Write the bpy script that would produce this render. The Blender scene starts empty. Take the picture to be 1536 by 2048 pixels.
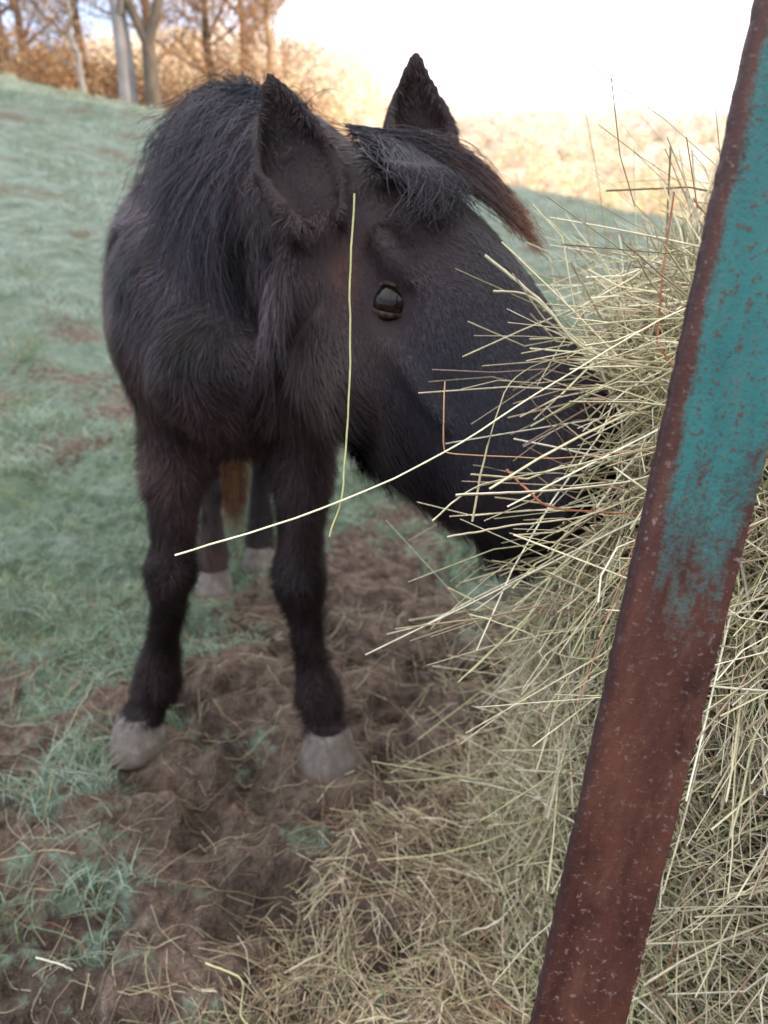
import bpy, math, random
import bmesh
import numpy as np
from mathutils import Vector, Matrix
rng=np.random.default_rng(7); random.seed(7)
C=bpy.context.scene.collection
CAMZ=1.1
# ---------------------------------------------------------------- helpers
def sstep(a,b,x):
    t=np.clip((x-a)/(b-a),0,1); return t*t*(3-2*t)
def _h(ix,iy,s):
    v=np.sin(ix*127.1+iy*311.7+s*74.7)*43758.5453
    return v-np.floor(v)
def vn(x,y,s=0.0):
    ix=np.floor(x);iy=np.floor(y);fx=x-ix;fy=y-iy
    fx=fx*fx*(3-2*fx);fy=fy*fy*(3-2*fy)
    return (_h(ix,iy,s)*(1-fx)+_h(ix+1,iy,s)*fx)*(1-fy)+(_h(ix,iy+1,s)*(1-fx)+_h(ix+1,iy+1,s)*fx)*fy
def fbm(x,y,s=0.0,o=3):
    r=0;a=.5;t=0
    for i in range(o):
        r=r+a*vn(x*2**i+i*7.3,y*2**i+i*3.1,s+i);t+=a;a*=.5
    return r/t
def make_mesh(name,V,F,col=None,smooth=False,mats=None):
    V=np.asarray(V,dtype=np.float32)
    me=bpy.data.meshes.new(name)
    if isinstance(F,np.ndarray):
        k=F.shape[1]
        me.vertices.add(len(V)); me.vertices.foreach_set("co",V.ravel())
        me.loops.add(F.size); me.polygons.add(len(F))
        me.loops.foreach_set("vertex_index",F.ravel().astype(np.int32))
        me.polygons.foreach_set("loop_start",(np.arange(len(F))*k).astype(np.int32))
        me.update(calc_edges=True)
    else:
        me.from_pydata([tuple(map(float,v)) for v in V],[],F)
    if col is not None:
        a=me.color_attributes.new("Col","FLOAT_COLOR","POINT")
        c=np.ones((len(V),4),dtype=np.float32); c[:,:3]=col
        a.data.foreach_set("color",c.ravel())
    if smooth:
        me.polygons.foreach_set("use_smooth",np.ones(len(me.polygons),dtype=bool))
    if mats: me.materials.append(mats)
    me.update()
    return me
def add(name,me,parent=None,**kw):
    o=bpy.data.objects.new(name,me); C.objects.link(o)
    if parent: o.parent=parent; o.matrix_parent_inverse=parent.matrix_world.inverted()
    for k,v in kw.items(): o[k]=v
    return o
def empty(name,loc,**kw):
    o=bpy.data.objects.new(name,None); C.objects.link(o); o.location=loc; o.empty_display_size=.2
    o.matrix_world=Matrix.Translation(loc)
    for k,v in kw.items(): o[k]=v
    return o
def strands(P,R,col,taper=0.5,flat=1.0):
    n,k,_=P.shape
    T=np.gradient(P,axis=1); T/=np.linalg.norm(T,axis=2,keepdims=True)+1e-9
    up=rng.normal(size=(n,1,3)); up/=np.linalg.norm(up,axis=2,keepdims=True)
    A=np.cross(T,np.broadcast_to(up,T.shape)); A/=np.linalg.norm(A,axis=2,keepdims=True)+1e-9
    B=np.cross(T,A)
    tp=np.linspace(1,taper,k)[None,:,None]
    rr=R[:,None,None]*tp
    rings=[]
    for j in range(3):
        an=j*2*math.pi/3
        rings.append(P+rr*(math.cos(an)*A+flat*math.sin(an)*B))
    V=np.stack(rings,axis=2)
    idx=np.arange(n*k*3).reshape(n,k,3)
    q=[]
    for j in range(3):
        j2=(j+1)%3
        q.append(np.stack([idx[:,:-1,j],idx[:,:-1,j2],idx[:,1:,j2],idx[:,1:,j]],axis=-1).reshape(-1,4))
    F=np.concatenate(q)
    cc=np.repeat(col,k*3,axis=0)
    return V.reshape(-1,3),F,cc
def catmull(pts,n):
    p=np.array(pts,float); p=np.vstack([2*p[0]-p[1],p,2*p[-1]-p[-2]])
    out=[];m=len(p)-3
    for t in np.linspace(0,m-1e-6,n):
        i=int(t);f=t-i;a,b,c,d=p[i:i+4]
        out.append(.5*((2*b)+(-a+c)*f+(2*a-5*b+4*c-d)*f*f+(-a+3*b-3*c+d)*f**3))
    return np.array(out)
def mat(name):
    m=bpy.data.materials.new(name); m.use_nodes=True
    nt=m.node_tree; b=nt.nodes["Principled BSDF"]
    return m,nt,b
def L(nt,a,b): nt.links.new(a,b)
def mix(nt,fac,a,b,bt='MIX'):
    n=nt.nodes.new("ShaderNodeMix"); n.data_type='RGBA'; n.blend_type=bt
    for s,v in ((n.inputs[0],fac),(n.inputs[6],a),(n.inputs[7],b)):
        if hasattr(v,"links"): nt.links.new(v,s)
        elif isinstance(v,(int,float)): s.default_value=v
        else: s.default_value=(*v,1)
    return n.outputs[2]
def mth(nt,op,a,b=0.0,clamp=False):
    n=nt.nodes.new("ShaderNodeMath"); n.operation=op; n.use_clamp=clamp
    for s,v in ((n.inputs[0],a),(n.inputs[1],b)):
        if hasattr(v,"links"): nt.links.new(v,s)
        else: s.default_value=v
    return n.outputs[0]
def mrange(nt,v,a,b,c=0,d=1):
    n=nt.nodes.new("ShaderNodeMapRange"); nt.links.new(v,n.inputs[0])
    for i,x in enumerate((a,b,c,d)): n.inputs[i+1].default_value=x
    return n.outputs[0]
def noise(nt,scale,detail=4,rough=.6,vec=None,stretch=None):
    n=nt.nodes.new("ShaderNodeTexNoise"); n.inputs["Scale"].default_value=scale
    n.inputs["Detail"].default_value=detail; n.inputs["Roughness"].default_value=rough
    if vec is not None:
        if stretch:
            mp=nt.nodes.new("ShaderNodeMapping"); mp.inputs["Scale"].default_value=stretch
            nt.links.new(vec,mp.inputs[0]); vec=mp.outputs[0]
        nt.links.new(vec,n.inputs["Vector"])
    return n.outputs["Fac"]
def pos(nt): return nt.nodes.new("ShaderNodeNewGeometry").outputs["Position"]
def bump(nt,b,h,strength=.5,dist=.01):
    n=nt.nodes.new("ShaderNodeBump"); n.inputs["Strength"].default_value=strength; n.inputs["Distance"].default_value=dist
    nt.links.new(h,n.inputs["Height"]); nt.links.new(n.outputs[0],b.inputs["Normal"])
def colattr_mat(name,rough=.7,spec=.3,var=.25,vscale=60):
    m,nt,b=mat(name)
    a=nt.nodes.new("ShaderNodeAttribute"); a.attribute_name="Col"
    nz=noise(nt,vscale,3,.6,pos(nt))
    k=mrange(nt,nz,.3,.7,1-var,1+var)
    vm=nt.nodes.new("ShaderNodeVectorMath"); vm.operation='SCALE'
    nt.links.new(a.outputs["Color"],vm.inputs[0]); nt.links.new(k,vm.inputs["Scale"])
    nt.links.new(vm.outputs[0],b.inputs["Base Color"])
    b.inputs["Roughness"].default_value=rough; b.inputs["Specular IOR Level"].default_value=spec
    return m
# ---------------------------------------------------------------- camera
cam=bpy.data.cameras.new("camera"); co=bpy.data.objects.new("camera",cam); C.objects.link(co)
co.location=(0,0,CAMZ); co.rotation_euler=(math.radians(68),0,0)
cam.sensor_fit='VERTICAL'; cam.sensor_height=36; cam.lens=27.25; cam.clip_end=3000; cam.clip_start=.02
cam.dof.use_dof=True; cam.dof.focus_distance=.66; cam.dof.aperture_fstop=6.0
bpy.context.scene.camera=co
bpy.context.scene.view_settings.view_transform='Standard'
# ---------------------------------------------------------------- light
SUNDIR=Vector((0.93,-0.37,0.19)).normalized()
sl=bpy.data.lights.new("sun",'SUN'); so=bpy.data.objects.new("sun",sl); C.objects.link(so)
sl.energy=4.8; sl.angle=math.radians(.6); sl.color=(1,.80,.58)
so.rotation_euler=SUNDIR.to_track_quat('Z','Y').to_euler()
w=bpy.data.worlds.new("World"); bpy.context.scene.world=w; w.use_nodes=True
nt=w.node_tree; bg=nt.nodes["Background"]; out=nt.nodes["World Output"]
sky=nt.nodes.new("ShaderNodeTexSky"); sky.sky_type='NISHITA'; sky.sun_disc=False
sky.sun_elevation=math.asin(SUNDIR.z); sky.sun_rotation=math.atan2(SUNDIR.x,SUNDIR.y)
L(nt,sky.outputs[0],bg.inputs[0]); bg.inputs[1].default_value=.12
tc=nt.nodes.new("ShaderNodeTexCoord")
dp=nt.nodes.new("ShaderNodeVectorMath"); dp.operation='DOT_PRODUCT'; dp.inputs[1].default_value=Vector((.42,.88,.22)).normalized()
L(nt,tc.outputs["Generated"],dp.inputs[0])
g=mrange(nt,dp.outputs["Value"],.74,.96)
g.node.interpolation_type='SMOOTHSTEP'
cl=noise(nt,3.0,5,.55,tc.outputs["Generated"],(1,1,3))
cl=mrange(nt,cl,.35,.7,-.12,.18)
g2=mth(nt,'ADD',g,cl,True)
hz=mix(nt,g2,(.46,.52,.78),(1.75,1.62,1.56))
szz=nt.nodes.new("ShaderNodeSeparateXYZ"); L(nt,tc.outputs["Generated"],szz.inputs[0])
upb=mrange(nt,szz.outputs[2],.22,.70,0,1); upb.node.interpolation_type='SMOOTHSTEP'
hz=mix(nt,upb,hz,(1.76,1.75,1.78))
bg2=nt.nodes.new("ShaderNodeBackground"); L(nt,hz,bg2.inputs[0]); bg2.inputs[1].default_value=1.5
ad=nt.nodes.new("ShaderNodeAddShader"); L(nt,bg.outputs[0],ad.inputs[0]); L(nt,bg2.outputs[0],ad.inputs[1]); L(nt,ad.outputs[0],out.inputs[0])
# ---------------------------------------------------------------- terrain
def Tbase(x,y):
    f=np.clip((y-2.6)/17.4,0,1)**1.05
    z=f*(1.95-.2*np.clip(x,-30,14))
    fall=sstep(-6,4,x)
    z=z-fall*np.clip(y-21,0,60)*.16-(1-fall)*np.clip(y-26,0,60)*.03
    z=z+sstep(75,190,y)*(25+3*np.sin(x*.02)-.03*np.clip(x-20,0,150))
    z=z+36*sstep(240,600,y)*(1+.3*np.sin(x*.008+1))
    z=z+9.0*sstep(9,18,x)*(1-sstep(7,19,y))  # unseen bank on the right, added to keep low sun off the foreground
    return z
def clodf(x,y): return sstep(.40,.56,fbm(x*8,y*8,2))
def holef(x,y): return sstep(.58,.72,fbm(x*6+4,y*6,7,2))
def Tnear(x,y):
    near=1-sstep(2.0,5.0,y)
    z=near*((fbm(x*3,y*3,1)-.5)*.06+(clodf(x,y)-.5)*.028-holef(x,y)*.036+(fbm(x*17,y*17,6)-.5)*.062+(fbm(x*42,y*42,3,2)-.5)*.028)
    far=sstep(1.6,3.5,y)*(1-sstep(30,60,y))
    z=z+far*((fbm(x*1.3,y*1.3,4)-.5)*.18+(fbm(x*4,y*4,5,2)-.5)*.11)
    return z
HO=[(-.53,1.385),(-.118,1.335),(-.51,2.09),(-.40,2.26)]
def T(x,y):
    x=np.asarray(x,float);y=np.asarray(y,float)
    zn=Tnear(x,y)
    for hx,hy in HO:
        r=np.hypot(x-hx,y-hy); k=1-sstep(.055,.12,r); zn=zn*(1-k)+(.002)*k
    return Tbase(x,y)+zn
def axis(lo,hi,st,far,gr):
    a=list(np.arange(lo,hi,st)); s=st
    while a[-1]<far: s*=gr; a.append(a[-1]+s)
    return a
xs=axis(-1.5,1.1,.0075,900,1.036); neg=[]; s=.0075; v=-1.5
while v>-900: s*=1.036; v-=s; neg.append(v)
xs=np.array(neg[::-1]+xs)
ys=axis(.35,2.6,.0075,1500,1.018); neg=[];s=.0075;v=.35
while v>-80: s*=1.12; v-=s; neg.append(v)
ys=np.array(neg[::-1]+ys)
X,Y=np.meshgrid(xs,ys); Z=T(X,Y)
def grassmask(x,y):
    m=sstep(.95,2.5,y)*.58+.44*sstep(-.30,-.80,x)*sstep(.75,1.30,y)
    m=m+(fbm(x*2.2+3,y*2.2,8)-.5)*.9+(fbm(x*8,y*8,9)-.5)*1.3-.03
    m=m-.38*np.exp(-((x-.15)**2/.2+(y-1.75)**2/.35))
    far=.55+1.1*(fbm(x*.7,y*1.5,12)-.40)+1.0*(fbm(x*3,y*4,13)-.5)
    k=sstep(2.3,3.6,y); m=m*(1-k)+far*k
    return np.clip(m,0,1)
G=grassmask(X,Y)
nx,ny=len(xs),len(ys); I=np.arange(nx*ny).reshape(ny,nx)
F=np.stack([I[:-1,:-1],I[:-1,1:],I[1:,1:],I[1:,:-1]],-1).reshape(-1,4)
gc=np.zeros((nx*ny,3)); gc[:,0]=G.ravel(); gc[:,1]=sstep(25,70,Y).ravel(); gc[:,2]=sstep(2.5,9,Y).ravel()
m,nt,b=mat("ground_material")
at=nt.nodes.new("ShaderNodeAttribute"); at.attribute_name="Col"
wa=nt.nodes.new("ShaderNodeAttribute"); wa.attribute_name="HollowShade"
sep=nt.nodes.new("ShaderNodeSeparateColor"); L(nt,at.outputs["Color"],sep.inputs[0])
P=pos(nt)
n1=noise(nt,30,5,.65,P); n2=noise(nt,6,5,.6,P); n3=noise(nt,130,3,.6,P); n4=noise(nt,3.5,6,.7,P,(1,1.8,1))
mud=mix(nt,mrange(nt,n1,.35,.65),(.062,.042,.033),(.250,.180,.138))
mud=mix(nt,mrange(nt,n2,.45,.7,0,.6),mud,(.150,.100,.075))
mud=mix(nt,mrange(nt,n3,.55,.7,0,.45),mud,(.31,.24,.19))
mud=mix(nt,mth(nt,'MULTIPLY',wa.outputs["Fac"],.58),mud,(.035,.024,.019))  # occlusion-like shade painted into the mud colour of the hollows
gr=mix(nt,mrange(nt,n1,.3,.7),(.055,.095,.045),(.20,.27,.19))
gr=mix(nt,mrange(nt,n2,.42,.7,0,.6),gr,(.27,.34,.29))
frost=mix(nt,mrange(nt,n4,.38,.62),(.13,.165,.115),(.38,.44,.38))
gr=mix(nt,mth(nt,'MULTIPLY',sep.outputs[2],.75),gr,frost)
gr=mix(nt,mrange(nt,n3,.35,.65,0,.4),gr,(.09,.12,.075))
fc=mth(nt,'ADD',sep.outputs[0],mrange(nt,n1,.3,.7,-.3,.3),True)
fc=mrange(nt,fc,.28,.56)
farmud=mix(nt,sep.outputs[2],mud,(.16,.13,.09))
c=mix(nt,fc,farmud,gr)
c=mix(nt,sep.outputs[1],c,(.72,.60,.46))  # distance haze painted into the far ground colour
L(nt,c,b.inputs["Base Color"]); b.inputs["Roughness"].default_value=.85; b.inputs["Specular IOR Level"].default_value=.2
hh=mth(nt,'ADD',n1,mth(nt,'MULTIPLY',n3,.5)); bump(nt,b,hh,1.0,.035)
gme=make_mesh("ground",np.stack([X.ravel(),Y.ravel(),Z.ravel()],1),F,gc,True,m)
hollow_shade=np.clip((1-clodf(X,Y))*.45+holef(X,Y),0,1)*(1-sstep(2,4,Y))  # mask for the painted shade between clods and in holes
for hx,hy in HO: hollow_shade=hollow_shade*sstep(.05,.13,np.hypot(X-hx,Y-hy))
shade_attr=gme.attributes.new("HollowShade",'FLOAT','POINT'); shade_attr.data.foreach_set("value",hollow_shade.ravel().astype(np.float32))
add("ground",gme,kind="structure")
# ---------------------------------------------------------------- grass blades
def blades(n,x0,x1,y0,y1,hmin,hmax,wd,pw=1):
    x=rng.uniform(x0,x1,n); y=y0+(y1-y0)*rng.uniform(0,1,n)**pw
    tuft=sstep(.38,.62,fbm(x*7/(1+y*.15),y*7/(1+y*.15),23))
    keep=(rng.uniform(0,1,n)<sstep(.25,.6,grassmask(x,y))*(.12+.88*tuft))&(np.abs(x)<.55*y+.6)
    x=x[keep];y=y[keep];tuft=tuft[keep]; n=len(x); z=T(x,y)
    h=rng.uniform(hmin,hmax,n)*(.6+1.0*tuft); an=rng.uniform(0,2*math.pi,n); ln=rng.uniform(.3,1.5,n)*h
    k=4; t=np.linspace(0,1,k)
    Pn=np.zeros((n,k,3))
    Pn[:,:,0]=x[:,None]+np.cos(an)[:,None]*ln[:,None]*t**2
    Pn[:,:,1]=y[:,None]+np.sin(an)[:,None]*ln[:,None]*t**2
    Pn[:,:,2]=z[:,None]-.004+h[:,None]*(t-.35*t*t)
    fr=np.clip(rng.normal(.30,.2,n)+1.5*(fbm(x*2.5,y*2.5,21)-.47)+.35*sstep(2,6,y),0,1)[:,None]
    col=(1-fr)*np.array([.12,.23,.07])+fr*np.array([.44,.52,.45])
    br=rng.uniform(0,1,n)<.18; col[br]=[.34,.27,.17]
    return Pn,np.full(n,wd),col
bl=[blades(100000,-2.2,1.5,.7,3.4,.014,.046,.0018,1.1),blades(62000,-5,3.6,3,7.5,.025,.08,.0035,1.2),blades(46000,-12,9,7,22,.05,.14,.008,1.2)]
V1,F1,c1=strands(np.concatenate([q[0] for q in bl]),np.concatenate([q[1] for q in bl]),np.concatenate([q[2] for q in bl]),.15,.3)
gm=colattr_mat("frosty_grass_material",.7,.25,.15,20)
add("grass",make_mesh("grass",V1,F1,c1,False,gm),kind="stuff",label="short frosted pasture grass growing in tufts",category="grass")
# ---------------------------------------------------------------- head frame of the horse
HOr=np.array([.004,1.163,1.149])
ha=np.array([.495,-.56,-.664]); ha/=np.linalg.norm(ha)
hl=np.array([.753,.655,-.072]); hl-=ha*hl.dot(ha); hl/=np.linalg.norm(hl)
hn=np.cross(hl,ha); hn=hn if hn[1]<0 else -hn
def H(s,l,n): return HOr+ha*s+hl*l+hn*n
st=np.array([(-.05,-.04,-.10,.035),(-.03,-.01,-.13,.070),(.02,.018,-.18,.095),(.10,.040,-.250,.108),(.17,.054,-.300,.115),(.24,.058,-.325,.113),(.30,.058,-.318,.107),
    (.36,.056,-.285,.100),(.42,.054,-.245,.096),(.475,.048,-.210,.093),(.515,.034,-.185,.086),(.545,.006,-.155,.068),(.562,-.030,-.12,.038)])
HA=catmull(st,44)
def in_head(P,mg=0.0):
    q=P-HOr; s_=q@ha; l_=q@hl; n_=q@hn
    tp=np.interp(s_,HA[:,0],HA[:,1]); bt=np.interp(s_,HA[:,0],HA[:,2]); w_=np.interp(s_,HA[:,0],HA[:,3])
    e=((n_-(tp+bt)/2)/((tp-bt)/2+mg))**2+(l_/(w_+mg))**2
    return (e<1)&(s_>-.05)&(s_<.56+mg)
# ---------------------------------------------------------------- hay
haymat=colattr_mat("hay_material",.5,.4,.2,90)
PAL=np.array([[.80,.71,.46],[.67,.59,.37],[.61,.58,.34],[.47,.47,.25],[.46,.34,.22],[.90,.83,.62],[.30,.20,.14]])
def haycol(n,p=(.23,.23,.16,.11,.10,.13,.04)):
    c=PAL[rng.choice(len(PAL),n,p=p)]*rng.uniform(.70,1.1,(n,1))
    r=rng.uniform(0,1,n)<.010; c[r]=[.48,.20,.12]
    return c
HZ=np.array([-.05,0,.1,.3,.55,.8,.95,1.05,1.13,1.18]); HR=np.array([.50,.47,.42,.38,.39,.41,.34,.23,.12,.03])
HC=np.array([.66,.97])
def heapR(th,z): return np.interp(z,HZ,HR)*(1+.24*(fbm(th*2.2+5,z*4,31)-.5)+.26*(fbm(th*7,z*13,32)-.5))
def heapP(th,z,off=0):
    r=heapR(th,z)+off; return np.stack([HC[0]+r*np.cos(th),HC[1]+1.05*r*np.sin(th),z],-1)
th=np.linspace(0,2*math.pi,161)[:-1]; zz=np.linspace(-.05,1.18,90)
TH,ZZ=np.meshgrid(th,zz)
HV=heapP(TH,ZZ,-.028).reshape(-1,3)
I=np.arange(len(HV)).reshape(90,160); In=np.roll(I,-1,1)
HF=np.stack([I[:-1],In[:-1],In[1:],I[1:]],-1).reshape(-1,4)
hm,nt,b=mat("hay_core_material"); P=pos(nt)
a1=noise(nt,70,5,.7,P,(1,1,.25)); a2=noise(nt,60,5,.7,P,(.2,.6,1))
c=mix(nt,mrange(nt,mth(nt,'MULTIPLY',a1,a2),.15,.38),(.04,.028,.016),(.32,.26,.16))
L(nt,c,b.inputs["Base Color"]); b.inputs["Roughness"].default_value=.9; bump(nt,b,a1,1,.02)
hay=empty("hay_heap",(HC[0],HC[1],0),label="tall heap of loose dried hay stacked behind a steel post",category="hay")
core=add("hay_mass",make_mesh("hay_mass",HV,HF,None,True,hm),hay,kind="stuff")
def heap_strands(n,zlo,zhi,thlo,thhi,lmin,lmax,out,depth,rmin=.0006,rmax=.0014,zp=1.0,downbias=0):
    t=rng.uniform(thlo,thhi,n); z=zlo+(zhi-zlo)*rng.uniform(0,1,n)**zp
    p=heapP(t,z,0)+0; nr=np.stack([np.cos(t),np.sin(t),np.zeros(n)],-1)
    p=p+nr*rng.uniform(depth[0],depth[1],(n,1))
    d=rng.normal(size=(n,3)); d[:,2]-=downbias
    cz=np.floor(z*11+rng.normal(size=n)*.35); ct=np.floor(t*6+rng.normal(size=n)*.35); q=np.stack([_h(cz,ct,i+3.)-.5 for i in range(3)],-1)*(1.6 if out[1]>.8 else 1.7); d=d*.9+q
    d-=nr*(d*nr).sum(1,keepdims=True); d/=np.linalg.norm(d,axis=1,keepdims=True)+1e-6
    o=rng.uniform(out[0],out[1],(n,1)); d=d+nr*o; d/=np.linalg.norm(d,axis=1,keepdims=True)
    Ln=lmin+(lmax-lmin)*rng.uniform(0,1,(n,1))**1.4; k=7
    bend=rng.normal(size=(n,3))*.36; bend[:,2]-=.16
    tt=np.linspace(-.5,.5,k) if out[1]<.8 else np.linspace(0,1,k)
    Pn=p[:,None,:]+d[:,None,:]*(Ln*tt[None,:])[:,:,None]+bend[:,None,:]*(Ln*(tt**2)[None,:])[:,:,None]
    kb=rng.normal(size=(n,1,3))*.30; kt=np.maximum(0,np.linspace(0,1,k)[None,:]-rng.uniform(.3,.9,(n,1)))
    Pn=Pn+kb*(Ln*kt)[:,:,None]*(rng.uniform(0,1,(n,1,1))<.65)*2.2
    kink=rng.normal(size=(n,k,3))*.005; Pn=Pn+kink*(rng.uniform(0,1,(n,1,1))<.5)
    g=T(Pn[:,:,0],Pn[:,:,1])+.003; Pn[:,:,2]=np.maximum(Pn[:,:,2],g)
    bad=in_head(Pn.reshape(-1,3),.006).reshape(n,k).any(1)
    bad|=(Pn[:,:,1]<.345+.184*Pn[:,:,2]).any(1)          # nothing pierces the post
    Pn=Pn[~bad]
    return Pn,rng.uniform(rmin,rmax,len(Pn))
S=[];R=[];K=[]
for a in [(7500,.02,1.10,2.2,5.4,.06,.24,(-.15,.3),(-.030,.010),.0008,.0021,1),
          (2300,.05,1.10,2.4,5.2,.10,.30,(.1,.7),(0,.03),.0008,.0022,1),
          (1900,.66,1.03,2.9,4.3,.07,.20,(.8,2.5),(-.02,.0),.0007,.0020,1),
          (300,.80,1.10,2.0,4.6,.08,.2,(.8,2.0),(-.02,.0),.0005,.0011,1),
          (1900,.0,.75,2.4,5.0,.12,.34,(-.05,.3),(0,.03),.0008,.0022,1,1.6),
          (110,.25,.62,2.8,4.6,.06,.14,(.8,1.6),(-.02,.0),.0006,.0014,1)]:
    p,r=heap_strands(*a); S.append(p);R.append(r);K.append(haycol(len(r)))
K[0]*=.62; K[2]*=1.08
V1,F1,c1=strands(np.concatenate(S),np.concatenate(R),np.concatenate(K),.7,.45)
add("hay_stalks",make_mesh("hay_stalks",V1,F1,c1,False,haymat),hay,kind="stuff")
# litter on the ground
n=30000
x=rng.normal(.25,.45,n); y=rng.uniform(.45,2.0,n)
nzl=fbm(x*5,y*5,41)-.5
dens=sstep(-.40,.30,x-.60*(y-.9)+nzl*.9+.08)*np.where(y>1.3,.30,.85)*(.12+.88*sstep(.42,.6,fbm(x*8,y*8,43)))
dens=np.maximum(dens,.018)
k0=rng.uniform(0,1,n)<dens; x=x[k0];y=y[k0]
x2=rng.uniform(-1.0,.6,1100); y2=rng.uniform(.6,2.1,1100); x=np.concatenate([x,x2]);y=np.concatenate([y,y2]); n=len(x)
an=rng.uniform(0,2*math.pi,n)+0; an=np.where(rng.uniform(0,1,n)<.5,fbm(x*6,y*6,44)*12+rng.normal(size=n)*.4,an)
Ln=rng.uniform(.03,.2,n); k=6; tt=np.linspace(-.5,.5,k)
cu=rng.normal(size=n)*.6
px=x[:,None]+Ln[:,None]*(np.cos(an)[:,None]*tt-np.sin(an)[:,None]*cu[:,None]*tt**2)
py=y[:,None]+Ln[:,None]*(np.sin(an)[:,None]*tt+np.cos(an)[:,None]*cu[:,None]*tt**2)
lift=rng.uniform(0,1,n)**2*.025*sstep(-.3,.3,x)
gz=T(px,py); pz=gz*.75+gz.max(1,keepdims=True)*.25+.001+lift[:,None]+(rng.normal(size=(n,1))*.12*Ln[:,None])*tt
pz=np.maximum(pz,gz+.001)
Pn=np.stack([px,py,pz],-1)
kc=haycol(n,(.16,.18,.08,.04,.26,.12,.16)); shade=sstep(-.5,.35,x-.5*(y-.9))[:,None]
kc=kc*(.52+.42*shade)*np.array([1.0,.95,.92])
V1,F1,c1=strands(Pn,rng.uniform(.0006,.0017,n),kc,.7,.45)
add("hay_litter",make_mesh("hay_litter",V1,F1,c1,False,haymat),kind="stuff",label="loose trampled hay stalks scattered over the mud",category="hay")
def stalk(pts,r,c,lab="long dry hay stalk poking out of the heap"):
    P=catmull(pts,26)[None]; P=P+np.cumsum(rng.normal(size=P.shape)*.0004,axis=1)
    V,F,cc=strands(P,np.array([r]),np.array([c]),.75,.6)
    add("hay_stalk",make_mesh("hay_stalk",V,F,cc,True,haymat),label=lab,category="hay stalk",group="long hay stalks sticking out of the heap")
stalk([(-.170,.570,.832),(-.110,.585,.846),(-.028,.612,.868),(.058,.633,.905),(.125,.650,.944),(.235,.685,1.0),(.33,.76,1.02)],.0013,(.78,.74,.48),"long pale hay stalk bending far out past the pony's chest")
stalk([(-.027,.775,1.105),(-.030,.735,1.03),(-.029,.690,.965),(-.031,.640,.900),(-.034,.612,.866),(-.043,.59,.84)],.0012,(.42,.41,.18),"long upright olive hay stalk leaning over another stalk")
stalk([(.055,.690,.948),(.0535,.675,.915),(.054,.67,.893),(.062,.67,.888),(.11,.67,.885),(.17,.67,.884),(.26,.69,.890),(.34,.74,.89)],.0012,(.52,.30,.15),"bent reddish brown hay stalk sticking out sideways")
stalk([(.080,.645,.83),(.092,.665,.895),(.112,.69,.946),(.148,.70,.965),(.19,.71,.965),(.28,.75,.95)],.0013,(.58,.50,.28),"curved hay stalk arching down from the heap")
stalk([(.092,.745,1.052),(.142,.735,1.012),(.19,.73,.967),(.29,.76,.94)],.0019,(.78,.70,.46))
stalk([(.10,.735,1.022),(.135,.735,1.016),(.20,.735,.965),(.30,.77,.95)],.0016,(.74,.68,.45))
stalk([(.042,.62,.842),(.08,.64,.864),(.15,.65,.876),(.24,.69,.882),(.32,.75,.88)],.0017,(.74,.70,.46))
stalk([(.062,.63,.862),(.13,.64,.862),(.22,.68,.858),(.32,.75,.86)],.0016,(.80,.72,.50))
stalk([(.055,.62,.826),(.11,.63,.832),(.19,.66,.83),(.30,.73,.84)],.0012,(.60,.52,.34))
stalk([(.075,.60,.76),(.13,.62,.73),(.18,.66,.68),(.30,.75,.62)],.0013,(.60,.60,.34))
stalk([(.11,.66,.875),(.13,.65,.86),(.16,.66,.84),(.27,.72,.81)],.0018,(.70,.27,.15),"short reddish dry stalk poking out of the hay heap")
stalk([(.33,.64,1.14),(.345,.66,1.10),(.37,.74,1.05),(.40,.85,.95)],.0007,(.35,.22,.15))
stalk([(.245,.66,1.10),(.275,.67,1.075),(.31,.72,1.04),(.36,.8,.98)],.0008,(.5,.42,.28))
stalk([(-.01,.95,.11),(.07,.93,.14),(.16,.90,.20),(.28,.88,.3)],.0015,(.52,.50,.24),"green-gold hay stalk resting low against the heap")
stalk([(-.27,.83,.03),(-.21,.80,.035),(-.2,.745,.03),(-.15,.72,.02)],.0017,(.62,.60,.30),"kinked pale hay stalk lying on the mud")
stalk([(-.53,.84,.03),(-.49,.825,.035),(-.47,.822,.03)],.0018,(.72,.69,.52),"short pale stalk lying on dark mud")
# ---------------------------------------------------------------- post
pm,nt,b=mat("rusty_painted_steel"); tcn=nt.nodes.new("ShaderNodeTexCoord"); O=tcn.outputs["Object"]
sx=nt.nodes.new("ShaderNodeSeparateXYZ"); L(nt,O,sx.inputs[0])
r1=noise(nt,28,6,.65,O,(1,1,.4)); r2=noise(nt,190,4,.7,O); r3=noise(nt,9,4,.6,O); r4=noise(nt,420,3,.6,O); r5=noise(nt,60,6,.75,O,(1,1,.35))
rust=mix(nt,mrange(nt,r1,.3,.7),(.038,.014,.011),(.122,.042,.026))
rust=mix(nt,mrange(nt,r3,.45,.75,0,.6),rust,(.058,.026,.025))
rust=mix(nt,mrange(nt,r5,.5,.7,0,.6),rust,(.155,.072,.044))
spot=mth(nt,'MULTIPLY',mrange(nt,r2,.58,.63),mrange(nt,r3,.35,.6,.25,1.0))
rust=mix(nt,spot,rust,(.26,.185,.175))
rust=mix(nt,mrange(nt,sx.outputs[0],.006,.0,0,.75),rust,(.028,.015,.018))
teal=mix(nt,mrange(nt,r1,.3,.7),(.018,.125,.125),(.036,.185,.175))
teal=mix(nt,mrange(nt,r5,.5,.7,0,.6),teal,(.075,.15,.135))
teal=mix(nt,mrange(nt,r2,.55,.60,0,.9),teal,(.085,.048,.036))
v=mth(nt,'ADD',mrange(nt,sx.outputs[2],.80,1.04,-.95,.60),mrange(nt,sx.outputs[0],.003,.016,-1.25,.30))
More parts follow.
